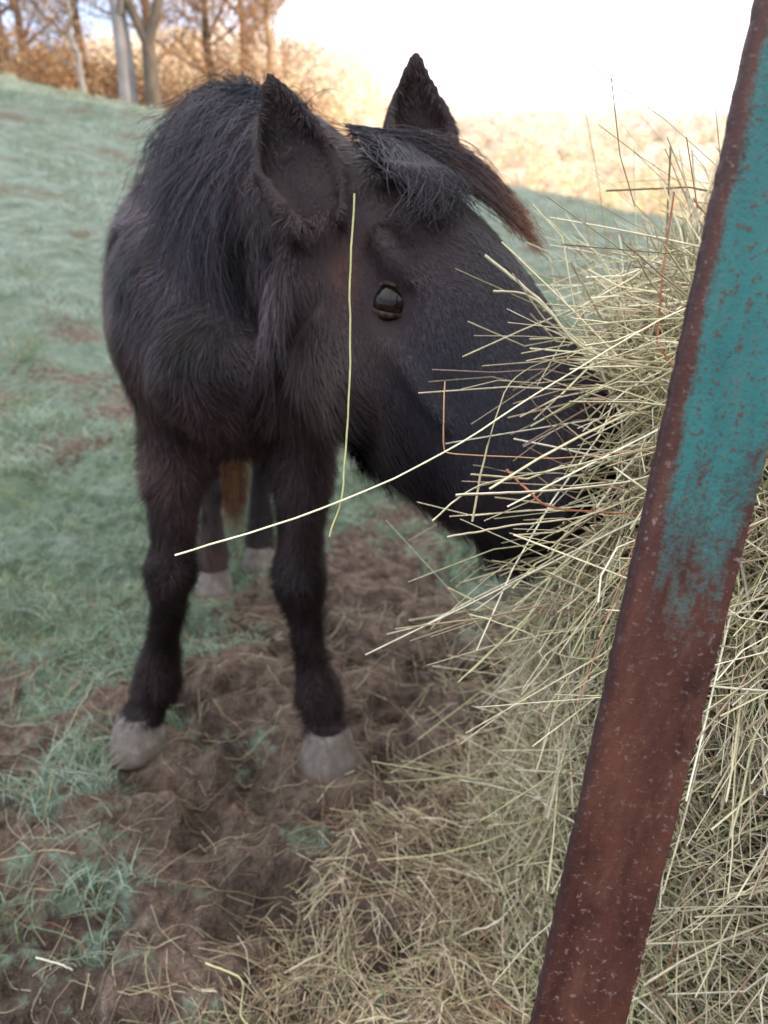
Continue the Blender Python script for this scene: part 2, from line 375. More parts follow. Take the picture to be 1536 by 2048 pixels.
v=mth(nt,'SUBTRACT',v,mrange(nt,sx.outputs[0],.058,.067,0,.5))
v=mth(nt,'ADD',v,mrange(nt,r1,.3,.7,-.35,.35)); v=mth(nt,'ADD',v,mrange(nt,r2,.3,.7,-.45,.45)); v=mth(nt,'ADD',v,mrange(nt,r5,.3,.7,-.4,.4))
fac=mrange(nt,v,-.15,.5)
L(nt,mix(nt,fac,rust,teal),b.inputs["Base Color"])
L(nt,mrange(nt,r1,.3,.7,.40,.62),b.inputs["Roughness"]); b.inputs["Specular IOR Level"].default_value=.35
hgt=mth(nt,'ADD',mth(nt,'MULTIPLY',r2,.6),mth(nt,'MULTIPLY',fac,.3)); hgt=mth(nt,'ADD',hgt,mth(nt,'MULTIPLY',r4,.3)); bump(nt,b,hgt,.5,.002)
prof=[(0,0),(.067,0),(.067,.055),(.060,.055),(.060,.0075),(0,.0075)]
bm=bmesh.new(); NS=240; rings=[]
for i in range(NS+1):
    z=-.08+1.75*i/NS
    e=.0010*(random.random()-.5)
    rings.append([bm.verts.new((px_+(e if px_<.01 else 0),py_+ (random.random()-.5)*.0001,z)) for px_,py_ in prof])
for i in range(NS):
    for j in range(6):
        bm.faces.new([rings[i][j],rings[i][(j+1)%6],rings[i+1][(j+1)%6],rings[i+1][j]])
bm.faces.new(rings[0][::-1]); bm.faces.new(rings[-1])
me=bpy.data.meshes.new("metal_post"); bm.to_mesh(me); bm.free(); me.materials.append(pm)
post=add("metal_post",me,label="leaning rusty steel feeder post with flaking teal paint",category="post")
ax=Vector((.150,.184,1)).normalized(); xr=Vector((1,0,0)); xr=(xr-ax*xr.dot(ax)).normalized(); yr=ax.cross(xr)
post.matrix_world=Matrix(((xr.x,yr.x,ax.x,.025),(xr.y,yr.y,ax.y,.279),(xr.z,yr.z,ax.z,0),(0,0,0,1)))
bv=post.modifiers.new("bevel",'BEVEL'); bv.width=.0012; bv.segments=2; bv.limit_method='ANGLE'; bv.angle_limit=math.radians(50)
# ---------------------------------------------------------------- horse
VV=[];FF=[]
def push(V,F):
    o=len(VV); VV.extend([tuple(v) for v in V]); FF.extend([[i+o for i in f] for f in F])
def ringtube(rings):
    n=len(rings[0]); V=[p for r in rings for p in r]; F=[]
    for i in range(len(rings)-1):
        for j in range(n): F.append([i*n+j,i*n+(j+1)%n,(i+1)*n+(j+1)%n,(i+1)*n+j])
    F.append(list(range(n))[::-1]); F.append([(len(rings)-1)*n+j for j in range(n)])
    push(V,F)
def limb(pts,nseg=28):
    A=catmull([p[:5] if len(p)==5 else (*p,p[3]) for p in pts],nseg)
    c=A[:,:3]; T_=np.gradient(c,axis=0); T_/=np.linalg.norm(T_,axis=1,keepdims=True)
    rings=[]
    L_=len(A)
    for i in range(-3,L_+3):
        ii=min(max(i,0),L_-1); t=T_[ii]; k=1.0; off=0
        if i<0 or i>=L_:
            e=(-i if i<0 else i-L_+1)/3.3; k=math.sqrt(max(0,1-e*e)); off=(A[ii,3]*.8*e)*(-1 if i<0 else 1)
        s=np.array([1,.15,0.]); s-=t*s.dot(t); s/=np.linalg.norm(s); u=np.cross(t,s)
        rings.append([c[ii]+t*off+s*math.cos(a)*A[ii,3]*k+u*math.sin(a)*A[ii,4]*k for a in np.linspace(0,2*math.pi,21)[:-1]])
    ringtube(rings)
def ellip(c,ax3,r):
    c=np.array(c,float); a,b_,d=[np.array(v,float)/np.linalg.norm(v) for v in ax3]
    rings=[]
    for i in range(1,12):
        ph=math.pi*i/12
        rings.append([c+a*math.cos(ph)*r[0]+(b_*math.cos(t)*r[1]+d*math.sin(t)*r[2])*math.sin(ph) for t in np.linspace(0,2*math.pi,19)[:-1]])
    ringtube(rings)
limb([(-.25,1.25,.84,.13,.13),(-.255,1.30,.86,.180,.20),(-.28,1.40,.885,.198,.255),(-.305,1.5,.905,.205,.275),(-.35,1.7,.88,.240,.275),
      (-.39,1.9,.87,.256,.28),(-.44,2.1,.925,.25,.275),(-.48,2.28,.95,.215,.24),(-.5,2.4,.93,.14,.17)],40)
limb([(-.285,1.56,1.02,.10,.20),(-.235,1.42,1.025,.13,.22),(-.16,1.30,1.03,.138,.205),(-.09,1.235,1.02,.13,.175),(-.03,1.19,1.0,.115,.145)],26)
rings=[]
for s_,tp,bt,w_ in HA:
    r=[]; cn=(tp+bt)/2; hh_=(tp-bt)/2
    for a in np.linspace(0,2*math.pi,33)[:-1]:
        ca,sa=math.cos(a),math.sin(a)
        lat=math.copysign(abs(ca)**.85,ca)*w_*(1-.22*max(0,-sa)-.12*max(0,sa)); r.append(H(s_,lat,cn+math.copysign(abs(sa)**.9,sa)*hh_))
    rings.append(r)
ringtube(rings)
EN=-.055
for sg in (-1,1):
    ellip(H(.160,sg*.092,EN+.042),(ha,hl,hn),(.060,.021,.024))
    ellip(H(.285,sg*.100,-.085),(ha,hl,hn),(.10,.016,.018))
    ellip(H(.19,sg*.088,-.195),(ha,hl,hn),(.095,.042,.098))
    ellip(H(.525,sg*.066,-.03),(ha,hl,hn),(.032,.026,.028))
ellip(H(.50,0,-.180),(ha,hl,hn),(.048,.050,.035))
def ear(base,tip,openv,wid):
    base=np.array(base);tip=np.array(tip); ax_=tip-base; Ln=np.linalg.norm(ax_); ax_/=Ln
    f=np.array(openv,float); f-=ax_*f.dot(ax_); f/=np.linalg.norm(f); s=np.cross(ax_,f)
    rings=[]
    for t in np.linspace(-.22,1.0,22):
        if t<.3: R_=np.interp(t,[-.22,0,.3],[.78,.96,1.0])*wid
        else: R_=wid*(1-((t-.3)/.72)**1.4)+.003
        th_=.018*(1-.35*max(t,0)); spread=np.interp(t,[-.22,0,.3,.7,1],[176,135,108,98,118])
        aa=np.radians(np.linspace(-spread,spread,15)); c=base+ax_*Ln*t + f*(-.012*math.sin(max(t,0)*math.pi))
        outr=[c+(-f*math.cos(a)*R_*.75+s*math.sin(a)*R_) for a in aa]
        Ri=max(R_-th_,.0006)
        inn=[c+(-f*math.cos(a)*(Ri*.75)+s*math.sin(a)*Ri) for a in aa[::-1]]
        rings.append(outr+inn)
    ringtube(rings)
E1b,E1t=(-.094,1.092,1.090),(-.150,1.147,1.258)
E2b,E2t=(.062,1.235,1.145),(.046,1.285,1.302)
ear(E1b,E1t,(.30,-.93,.1),.060); ear(E2b,E2t,(.30,-.92,.1),.055)
ellip((-.05,1.165,1.09),(ha,hl,hn),(.07,.06,.055)); ellip((-.070,1.15,1.06),(ha,hl,hn),(.06,.06,.05)); ellip((.04,1.23,1.13),(ha,hl,hn),(.05,.045,.045))
limb([(-.355,1.47,.88,.10,.13),(-.372,1.41,.76,.084,.12),(-.388,1.38,.66,.066,.085),(-.397,1.365,.57,.053,.062),(-.405,1.36,.49,.043,.046),(-.4125,1.355,.425,.053,.055),(-.43,1.375,.35,.035,.038),(-.457,1.39,.25,.032,.037),(-.486,1.405,.145,.048,.052),(-.504,1.40,.095,.037,.040),(-.522,1.39,.06,.046,.050)],46)
limb([(-.20,1.47,.88,.10,.13),(-.170,1.41,.76,.084,.12),(-.152,1.38,.66,.066,.085),(-.154,1.36,.57,.054,.062),(-.16,1.345,.49,.044,.046),(-.164,1.340,.425,.053,.055),(-.158,1.35,.35,.035,.038),(-.149,1.355,.25,.032,.037),(-.136,1.36,.145,.048,.052),(-.128,1.35,.095,.037,.040),(-.121,1.34,.06,.046,.050)],46)
limb([(-.56,2.25,.88,.12,.18),(-.58,2.12,.70,.085,.14),(-.565,2.19,.56,.055,.075),(-.545,2.29,.45,.042,.055),(-.535,2.26,.36,.032,.04),(-.525,2.2,.25,.030,.034),(-.52,2.15,.145,.038,.042),(-.512,2.10,.06,.045,.048)],36)
limb([(-.38,2.27,.88,.12,.18),(-.355,2.18,.70,.085,.14),(-.37,2.29,.56,.055,.075),(-.385,2.41,.45,.042,.055),(-.39,2.39,.36,.032,.04),(-.395,2.35,.25,.030,.034),(-.40,2.31,.145,.038,.042),(-.40,2.27,.06,.045,.048)],36)
hs=empty("horse",(-.38,1.75,0),label="black shaggy pony with muddy hooves eating from the hay heap",category="horse")
tmp=bpy.data.meshes.new("tmp"); tmp.from_pydata([tuple(map(float,v)) for v in VV],[],FF)
bm=bmesh.new(); bm.from_mesh(tmp); bmesh.ops.recalc_face_normals(bm,faces=bm.faces); bm.to_mesh(tmp); bm.free()
to=bpy.data.objects.new("tmp",tmp); C.objects.link(to)
md=to.modifiers.new("r",'REMESH'); md.mode='VOXEL'; md.voxel_size=.0072
sm=to.modifiers.new("s",'SMOOTH'); sm.factor=.5; sm.iterations=3
dg=bpy.context.evaluated_depsgraph_get(); bme=bpy.data.meshes.new_from_object(to.evaluated_get(dg)); bpy.data.objects.remove(to)
nv=len(bme.vertices); bc=np.zeros(nv*3); bme.vertices.foreach_get("co",bc); bc=bc.reshape(-1,3)
ed=np.zeros(len(bme.edges)*2,dtype=np.int32); bme.edges.foreach_get("vertices",ed); ed=ed.reshape(-1,2)
deg=np.bincount(ed.ravel(),minlength=nv)[:,None]
hdd=np.minimum(np.linalg.norm(bc-H(.28,0,-.09),axis=1),np.linalg.norm(bc-H(.02,0,-.02),axis=1)+.08)
nearear=np.minimum(np.linalg.norm(bc-np.array(E1t),axis=1),np.linalg.norm(bc-np.array(E2t),axis=1))
wt=sstep(.24,.40,hdd)*sstep(.30,.60,bc[:,2])*(1-.95*(nearear<.19)); wt=wt*.6
headw=(1-sstep(.24,.40,hdd))*.3*(nearear>.19)
for it in range(70):
    acc=np.stack([np.bincount(ed[:,0],bc[ed[:,1],i],nv)+np.bincount(ed[:,1],bc[ed[:,0],i],nv) for i in range(3)],-1)/deg
    bc=bc+(acc-bc)*(wt+(headw if it<14 else 0))[:,None]
bme.vertices.foreach_set("co",bc.ravel()); bme.update()
bn=np.zeros(nv*3); bme.vertex_normals.foreach_get("vector",bn); bn=bn.reshape(-1,3)
lum=(fbm(bc[:,0]*22+bc[:,1]*9,bc[:,2]*9,51)-.5)*.016
headd=np.linalg.norm(bc-H(.3,0,-.1),axis=1); lum*=(.3+.7*sstep(.12,.4,headd))*sstep(.05,.15,bc[:,2])
bc=bc+bn*lum[:,None]; bme.vertices.foreach_set("co",bc.ravel())
def coat(p):
    n=len(p); base=np.tile(np.array([.033,.0195,.0195]),(n,1))
    nz=fbm(p[:,0]*7+p[:,1]*5,p[:,2]*5+p[:,1]*3,61)[:,None]
    base=base*(.4+1.2*nz)
    br=sstep(.45,.7,fbm(p[:,0]*4+9,p[:,2]*3+p[:,1]*4,62))*sstep(1.3,1.7,p[:,1]+.2*(p[:,2]-.7))
    base+=br[:,None]*np.array([.040,.017,.010])
    def spot(c,r,colr,k=1):
        nonlocal base
        f=k*np.exp(-(np.linalg.norm(p-np.array(c),axis=1)/r)**2)[:,None]; base=base*(1-f)+np.array(colr)*f
    spot(H(.36,-.05,-.03),.20,(.018,.017,.026),.85)
    spot(H(.12,-.12,-.09),.035,(.15,.065,.045),.75)
    spot(H(.20,-.12,-.21),.07,(.085,.066,.057),.8)
    spot(H(.10,-.10,-.18),.07,(.095,.072,.062),.8)
    spot(H(.22,-.11,-.085),.032,(.085,.058,.046),.6)
    spot(H(.11,.05,.04),.05,(.12,.105,.11),.75)
    spot(H(.13,-.01,.055),.022,(.22,.18,.18),.5)
    spot((-.28,1.30,1.08),.07,(.13,.095,.085),.75)
    spot((-.20,1.20,1.0),.13,(.060,.050,.062),.75)
    spot((-.34,1.33,1.0),.14,(.056,.050,.070),.7)  # this and the spot above paint bluish highlights onto the neck
    spot((-.50,1.55,.85),.22,(.090,.044,.036),.7)
    spot((-.6,1.9,.9),.3,(.090,.042,.034),.8)
    spot((-.44,1.36,.62),.08,(.060,.042,.036),.5)
    leg=1-sstep(.4,.6,p[:,2]); base=base*(1-.5*leg[:,None])
    mz=np.exp(-(np.linalg.norm(p-H(.52,0,-.09),axis=1)/.1)**2)[:,None]; base=base*(1-mz)+np.array([.016,.014,.019])*mz
    spot(np.array(E1b)*.45+np.array(E1t)*.55+np.array([.0,-.012,0]),.050,(.006,.005,.006),.95)
    return base
a=bme.color_attributes.new("Col","FLOAT_COLOR","POINT"); cc=np.ones((nv,4)); cc[:,:3]=coat(bc)*.7; a.data.foreach_set("color",cc.ravel())
bme.polygons.foreach_set("use_smooth",np.ones(len(bme.polygons),dtype=bool))
coatm,nt,b=mat("black_coat"); at=nt.nodes.new("ShaderNodeAttribute"); at.attribute_name="Col"
L(nt,at.outputs["Color"],b.inputs["Base Color"]); b.inputs["Roughness"].default_value=.65; b.inputs["Specular IOR Level"].default_value=.2
h1=noise(nt,120,3,.6,pos(nt),(1,1,.2)); bump(nt,b,h1,.6,.006)
bme.materials.clear(); bme.materials.append(coatm)
body=add("body",bme,hs)
bme.calc_loop_triangles(); nt_=len(bme.loop_triangles); ti=np.zeros(nt_*3,dtype=np.int32); bme.loop_triangles.foreach_get("vertices",ti); ti=ti.reshape(-1,3)
A0,B0,C0=bc[ti[:,0]],bc[ti[:,1]],bc[ti[:,2]]; ar=np.linalg.norm(np.cross(B0-A0,C0-A0),axis=1)
cen=(A0+B0+C0)/3; wgt=ar*np.where(cen[:,1]>1.6,.5,1.0)*np.where(np.linalg.norm(cen-H(.3,0,-.09),axis=1)<.3,1.6,1)
nf=240000
pk=rng.choice(nt_,nf,p=wgt/wgt.sum()); u=rng.uniform(0,1,(nf,2)); fl=u.sum(1)>1; u[fl]=1-u[fl]
fp=A0[pk]+(B0-A0)[pk]*u[:,:1]+(C0-A0)[pk]*u[:,1:]
fn=bn[ti[pk,0]]
dirv=np.tile(np.array([-.02,.25,-1.0]),(nf,1)); hd=np.linalg.norm(fp-H(.32,0,-.09),axis=1); ish=1-sstep(.22,.36,hd)
dirv=dirv*(1-ish[:,None])+(ha*1.0)[None]*ish[:,None]
cl_=np.stack([fbm(fp[:,0]*24,fp[:,2]*16+fp[:,1]*9,70+i,2)-.5 for i in range(3)],-1)
dirv=dirv+cl_*2.4*(1-.5*ish[:,None])+rng.normal(size=(nf,3))*.18
dirv-=fn*(dirv*fn).sum(1,keepdims=True); dirv/=np.linalg.norm(dirv,axis=1,keepdims=True)+1e-9
fl_=rng.uniform(.018,.046,nf)*(1-.62*ish)*np.where(fp[:,2]<.6,.65,1.0)
fl_=np.where(fp[:,2]<.17,fl_*1.4,fl_); fl_=np.where(fp[:,2]<.085,fl_*.45,fl_)
jn=(fp-HOr)@hn
jaw=(ish>.15)*sstep(-.11,-.22,jn); fl_*=1+jaw*2.0
eard=np.minimum(np.linalg.norm(fp-np.array(E1t),axis=1),np.linalg.norm(fp-np.array(E2t),axis=1)); fl_*=np.where(eard<.19,.32,1)
fl_*=np.where(np.linalg.norm(fp-np.array(E1b),axis=1)<.085,.5,1)
bot=(fp[:,2]<.75)&(fn[:,2]<-.3)&(fp[:,2]>.45); fl_[bot]*=1.4
eye_c=H(.203,-.11,EN); ne=np.linalg.norm(fp-eye_c,axis=1); fl_*=sstep(.018,.05,ne)*.85+.15
k=4;t=np.linspace(0,1,k)
rise=np.where(ish>.5,.28,.6)[:,None]*rng.uniform(.5,1.3,(nf,1))*(1+jaw[:,None])
Pn=fp[:,None,:]-fn[:,None,:]*.001+dirv[:,None,:]*(fl_[:,None]*t)[:,:,None]+fn[:,None,:]*(fl_[:,None]*rise*(t-.45*t*t))[:,:,None]
clk=(fbm(fp[:,0]*20,fp[:,2]*14+fp[:,1]*9,90,2)-.5)[:,None]
vr=rng.uniform(-1,1,(nf,1))*(.55-.25*ish[:,None])
fcol=coat(fp)*(1+vr)*(1+2.4*clk*(1-.4*ish[:,None]))
tipb=(rng.uniform(0,1,nf)<.12)&(fp[:,2]>.6)&(ish<.3); fcol[tipb]=fcol[tipb]*1.3+np.array([.035,.020,.014])
fcol=np.clip(fcol,.003,1)
sidev=np.cross(dirv,fn)*.0006*rng.uniform(.6,1.2,(nf,1))
tap=np.array([1,.9,.6,.12])
V1=np.stack([Pn-sidev[:,None,:]*tap[None,:,None],Pn+sidev[:,None,:]*tap[None,:,None]],2).reshape(-1,3)
I=np.arange(nf*k*2).reshape(nf,k,2)
F1=np.stack([I[:,:-1,0],I[:,:-1,1],I[:,1:,1],I[:,1:,0]],-1).reshape(-1,4)
furm,nt,b=mat("fur_material"); at=nt.nodes.new("ShaderNodeAttribute"); at.attribute_name="Col"
L(nt,at.outputs["Color"],b.inputs["Base Color"]); b.inputs["Roughness"].default_value=.5; b.inputs["Specular IOR Level"].default_value=.25
add("fur_coat",make_mesh("fur_coat",V1,F1,np.repeat(fcol,k*2,axis=0),True,furm),hs,kind="stuff")
# mane
hairm=colattr_mat("mane_material",.45,.3,.2,50)
crest=catmull([(-.28,1.51,1.215),(-.245,1.43,1.240),(-.20,1.35,1.235),(-.12,1.27,1.200),(-.05,1.215,1.15)],200)
n=3000; ci=rng.integers(45,160,n); root=crest[ci]+rng.normal(size=(n,3))*np.array([.010,.010,.006])
lat=np.array([-.80,-.60,0]); k=9; t=np.linspace(0,1,k)
Lm=rng.uniform(.06,.30,n)*(.4+1.0*fbm(ci*.08,ci*0.,81,2))*np.interp(ci,[45,80,200],[.45,.9,1.15]); wN=np.interp(ci,[0,100,199],[.12,.140,.125]); hN=.2
dz=Lm[:,None]*t; q=np.clip((hN-dz)/hN,0,1); bl=wN[:,None]*np.sqrt(1-q*q)+.012+rng.uniform(0,.010,(n,1))*t
arch=.010*np.sin(np.clip(t*3,0,1)*math.pi)*rng.uniform(.3,1.5,(n,1))
clump=(fbm(ci*.16,ci*0.+3,82,2)-.5)
Pn=root[:,None,:]+lat*bl[:,:,None]; Pn[:,:,2]+=arch-dz
Pn[:,:,0]+=clump[:,None]*t*.10+.02*np.sin(t*5+ci[:,None]*.05)*t; Pn[:,:,1]+=-clump[:,None]*t*.06
sw=rng.normal(size=(n,1,3))*.020; Pn=Pn+sw*t[None,:,None]
c0=np.array([.052,.048,.068])*rng.uniform(.4,1.8,(n,1)); rb=rng.uniform(0,1,n)<.22; c0[rb]=[.09,.066,.058]  # bluish sky sheen put into the black mane's strand colour
S=[Pn];R=[rng.uniform(.0004,.0008,n)];K=[c0]
n=3600; ci=rng.integers(25,150,n); root=crest[ci]+rng.normal(size=(n,3))*.009
dd=np.stack([rng.normal(-.30,.45,n),rng.normal(-.1,.4,n),rng.uniform(.4,1.3,n)],-1); Lt=rng.uniform(.03,.085,n)
Pn=root[:,None,:]+dd[:,None,:]*(Lt[:,None]*t)[:,:,None]; Pn[:,:,2]-=(Lt[:,None]*1.1*t**2)
S.append(Pn);R.append(np.full(n,.0008));K.append(np.tile([.013,.016,.028],(n,1)))
V1,F1,c1=strands(np.concatenate(S),np.concatenate(R),np.concatenate(K),.4,.5)
add("mane",make_mesh("mane",V1,F1,c1,True,hairm),hs,label="thick black mane with a bluish sheen painted in",kind="stuff")
# forelock
n=5600
r0=H(0,0,0)[None]+ha*rng.uniform(-.03,.06,(n,1))+hl*rng.normal(0,.036,(n,1))+hn*.026
side=rng.uniform(0,1,n)<.66
q1=rng.normal(0,1,(n,1))
ends=np.where(side[:,None], H(.160,.098,.050)[None]+ha*q1*.028+hl*rng.normal(0,.014,(n,1))+rng.normal(size=(n,3))*.005, H(.16,-.05,.054)[None]+hl*rng.normal(0,.035,(n,1))+rng.normal(size=(n,3))*.008)
mid=np.where(side[:,None], H(.085,.045,.061)[None]+ha*q1*.022+hl*rng.normal(0,.014,(n,1))+hn*rng.normal(0,.004,(n,1)), H(.085,-.03,.062)[None]+hl*rng.normal(0,.032,(n,1)))
ext=rng.uniform(.45,1.08,(n,1,1))
tt=t[None,:,None]*ext
Pn=(1-tt)**2*r0[:,None]+2*tt*(1-tt)*(2*mid-.5*r0-.5*ends)[:,None]+tt**2*ends[:,None]
c0=np.array([.020,.016,.021])*rng.uniform(.5,2,(n,1))
V1,F1,c1=strands(Pn,rng.uniform(.0005,.0010,n),c0,.4,.5)
c1=c1.reshape(n,k,3,3); tip=((t[None,:]*ext[:,:,0])**4)[:,:,None,None]*side[:,None,None,None]; tip=np.clip(tip,0,1); c1=(c1*(1-tip*.85)+np.array([.36,.15,.065])*tip*.85).reshape(-1,3)  # orange backlight painted into the tip colour
add("forelock",make_mesh("forelock",V1,F1,c1,True,hairm),hs,label="swept forelock with orange backlight painted on its tips",kind="stuff")
# tail
n=1600; r0=np.array([-.52,2.50,1.02])+rng.normal(size=(n,3))*.018
en=np.array([-.525,2.50,.14])+rng.normal(size=(n,3))*np.array([.03,.04,.06]); md_=np.array([-.51,2.62,.75])+rng.normal(size=(n,3))*.03
tt=t[None,:,None]; Pn=(1-tt)**2*r0[:,None]+2*tt*(1-tt)*md_[:,None]+tt**2*en[:,None]
c0=np.array([.05,.025,.016])*rng.uniform(.5,2,(n,1)); c0[rng.uniform(0,1,n)<.55]=[.28,.13,.055]
V1,F1,c1=strands(Pn,np.full(n,.0015),c0,.4,.5); add("tail",make_mesh("tail",V1,F1,c1,True,hairm),hs,label="reddish brown tail",kind="stuff")
def uvs(c,r,name,m_,sc=(1,1,1),axs=None):
    bm=bmesh.new(); bmesh.ops.create_uvsphere(bm,u_segments=32,v_segments=20,radius=1)
    M=Matrix.Translation(Vector(c))
    if axs is not None:
        a_,b_,d_=axs; M=M@Matrix(((a_[0],b_[0],d_[0],0),(a_[1],b_[1],d_[1],0),(a_[2],b_[2],d_[2],0),(0,0,0,1)))
    bmesh.ops.transform(bm,matrix=M@Matrix.Diagonal((r*sc[0],r*sc[1],r*sc[2],1)),verts=bm.verts)
    me=bpy.data.meshes.new(name); bm.to_mesh(me); bm.free(); me.materials.append(m_)
    for p in me.polygons: p.use_smooth=True
    return add(name,me,hs)
em,nt,b=mat("eye_material"); P=pos(nt)
L(nt,mix(nt,mrange(nt,noise(nt,90,2,.5,P),.4,.6),(.003,.002,.002),(.014,.008,.006)),b.inputs["Base Color"]); b.inputs["Roughness"].default_value=.05; b.inputs["IOR"].default_value=1.34; b.inputs["Specular IOR Level"].default_value=.5
lidm,nt,b=mat("eyelid_skin"); L(nt,mix(nt,mrange(nt,noise(nt,120,3,.6,pos(nt)),.35,.65),(.015,.011,.010),(.075,.048,.038)),b.inputs["Base Color"]); b.inputs["Roughness"].default_value=.8; b.inputs["Specular IOR Level"].default_value=.1
ES=1.2
for sg in (-1,1):
    ov=hl*sg*.88+hn*.47; ov/=np.linalg.norm(ov)
    e1=ha*.72+hn*.60; e1-=ov*e1.dot(ov); e1/=np.linalg.norm(e1); e2=np.cross(ov,e1)
    if e2[2]<0: e2=-e2
    ec=H(.203,sg*.0925,EN)
    rE=.021*ES
    uvs(ec,rE,"eye",em)
    for lidn,(sgn,open_,th_) in enumerate(((1,.0150*ES,.0075),(-1,.0140*ES,.0050))):
        rings=[]; NR=26
        for i in range(NR+1):
            a=math.pi*i/NR; sa=max(0.0,math.sin(a)); uu=math.cos(a)*.0225*ES; vv=(sa**.9)*open_*sgn
            rr_=rE*1.01
            dpt=math.sqrt(max(rr_**2-min(uu*uu+vv*vv,rr_**2*.97),1e-6))
            c=ec+e1*uu+e2*vv+ov*(dpt*.95)
            rd=(e1*uu+e2*vv*1.2+ov*dpt*.8); rd/=np.linalg.norm(rd); tn=np.cross(rd,(e1*-math.sin(a)+e2*math.cos(a)*sgn)); tn/=np.linalg.norm(tn)
            thk=th_*(.35+.65*sa)
            rings.append([c+(e2*sgn*thk*.5)+rd*math.cos(b2)*thk*.5+tn*math.sin(b2)*thk for b2 in np.linspace(0,2*math.pi,11)[:-1]])
        V=[p for r in rings for p in r]; F=[[i*10+j,i*10+(j+1)%10,(i+1)*10+(j+1)%10,(i+1)*10+j] for i in range(NR) for j in range(10)]
        F+= [list(range(10)),[NR*10+j for j in range(10)]]
        add("eyelid",make_mesh("eyelid",V,F,None,True,lidm),hs)
nm,_,bb=mat("nostril_dark"); bb.inputs["Base Color"].default_value=(.006,.005,.006,1); bb.inputs["Roughness"].default_value=.6
for sg in (-1,1): uvs(H(.535,sg*.076,-.035),.014,"nostril",nm,(1.3,.5,1),(ha,hl,hn))
# hooves
hfm,nt,b=mat("hoof_horn")
z1=noise(nt,40,4,.7,pos(nt),(1,1,.3)); z2=noise(nt,25,5,.7,pos(nt)); zp=nt.nodes.new("ShaderNodeSeparateXYZ"); L(nt,pos(nt),zp.inputs[0])
c=mix(nt,mrange(nt,z1,.3,.7),(.085,.075,.064),(.24,.21,.185)); c=mix(nt,mrange(nt,z2,.42,.62,0,.8),c,(.12,.085,.063)); c=mix(nt,mrange(nt,zp.outputs[2],.030,.0,0,.8),c,(.09,.065,.05))
L(nt,c,b.inputs["Base Color"]); b.inputs["Roughness"].default_value=.7; bump(nt,b,z2,.8,.008)
hoofme=None
for i,(hx,hy) in enumerate(HO):
    if hoofme is None:
        rings=[]
        for z,rr,off in [(-.012,.065,-.014),(.0,.066,-.014),(.006,.065,-.013),(.03,.059,-.006),(.055,.052,.001),(.070,.048,.004),(.078,.046,.006),(.083,.034,.008)]:
            rings.append([(math.cos(a)*rr*.95,off-math.sin(a)*rr*(1.12 if math.sin(a)>0 else .80),z+ (-.014*(math.sin(a)<0)*abs(math.sin(a)) if z>.03 else 0)) for a in np.linspace(0,2*math.pi,33)[:-1]])
        V=[p for r in rings for p in r]; nR=len(rings)
        F=[[i2*32+j,i2*32+(j+1)%32,(i2+1)*32+(j+1)%32,(i2+1)*32+j] for i2 in range(nR-1) for j in range(32)]
        F.append(list(range(32))[::-1]); F.append([(nR-1)*32+j for j in range(32)])
        hoofme=make_mesh("hoof",V,F,None,True,hfm)
    o=bpy.data.objects.new("hoof",hoofme); C.objects.link(o); o.parent=hs; o.matrix_parent_inverse=hs.matrix_world.inverted()
    o.location=(hx,hy,0); o.rotation_euler=(0,0,[-.25,.2,0,0][i])
    if i>1: o.scale=(.92,.92,.92)
# ---------------------------------------------------------------- trees
leafm=colattr_mat("leaf_material",.8,.15,.2,3)
def bark(name,c1_,c2_):
    m,nt,b=mat(name); P=pos(nt); q=noise(nt,6,5,.7,P,(1,1,.35)); L(nt,mix(nt,mrange(nt,q,.3,.7),c1_,c2_),b.inputs["Base Color"]); b.inputs["Roughness"].default_value=.9; bump(nt,b,q,.6,.03); return m
barks={'pale':bark("pale_bark",(.20,.18,.17),(.40,.37,.36)),'dark':bark("brown_bark",(.07,.055,.045),(.19,.15,.11)),'gold':bark("golden_bark",(.28,.18,.10),(.50,.34,.20))}
LC=np.array([[.52,.27,.14],[.58,.37,.20],[.42,.21,.12],[.62,.46,.27],[.34,.19,.12]])
def grow(segs,p,d,r,ln,lev,tips):
    k=5; pts=[p]; rad=[r]
    for i in range(k):
        d=(d+Vector((random.gauss(0,.09),random.gauss(0,.09),.03+random.gauss(0,.05)))).normalized()
        p=p+d*ln/k; pts.append(p); rad.append(r*(1-.5*(i+1)/k))
    segs.append((pts,rad))
    if lev==0: tips.append(p); return
    nb=3 if lev>1 else 4
    for i in range(nb):
        j=random.randint(2,5); q=pts[j]
        an=random.uniform(0,6.283); sp=random.uniform(.5,1.0)
        nd=(d+Vector((math.cos(an)*sp,math.sin(an)*sp,random.uniform(.0,.35)))).normalized()
        grow(segs,q,nd,rad[j]*.62,ln*random.uniform(.55,.75),lev-1,tips)
    tips.extend(pts[3:])
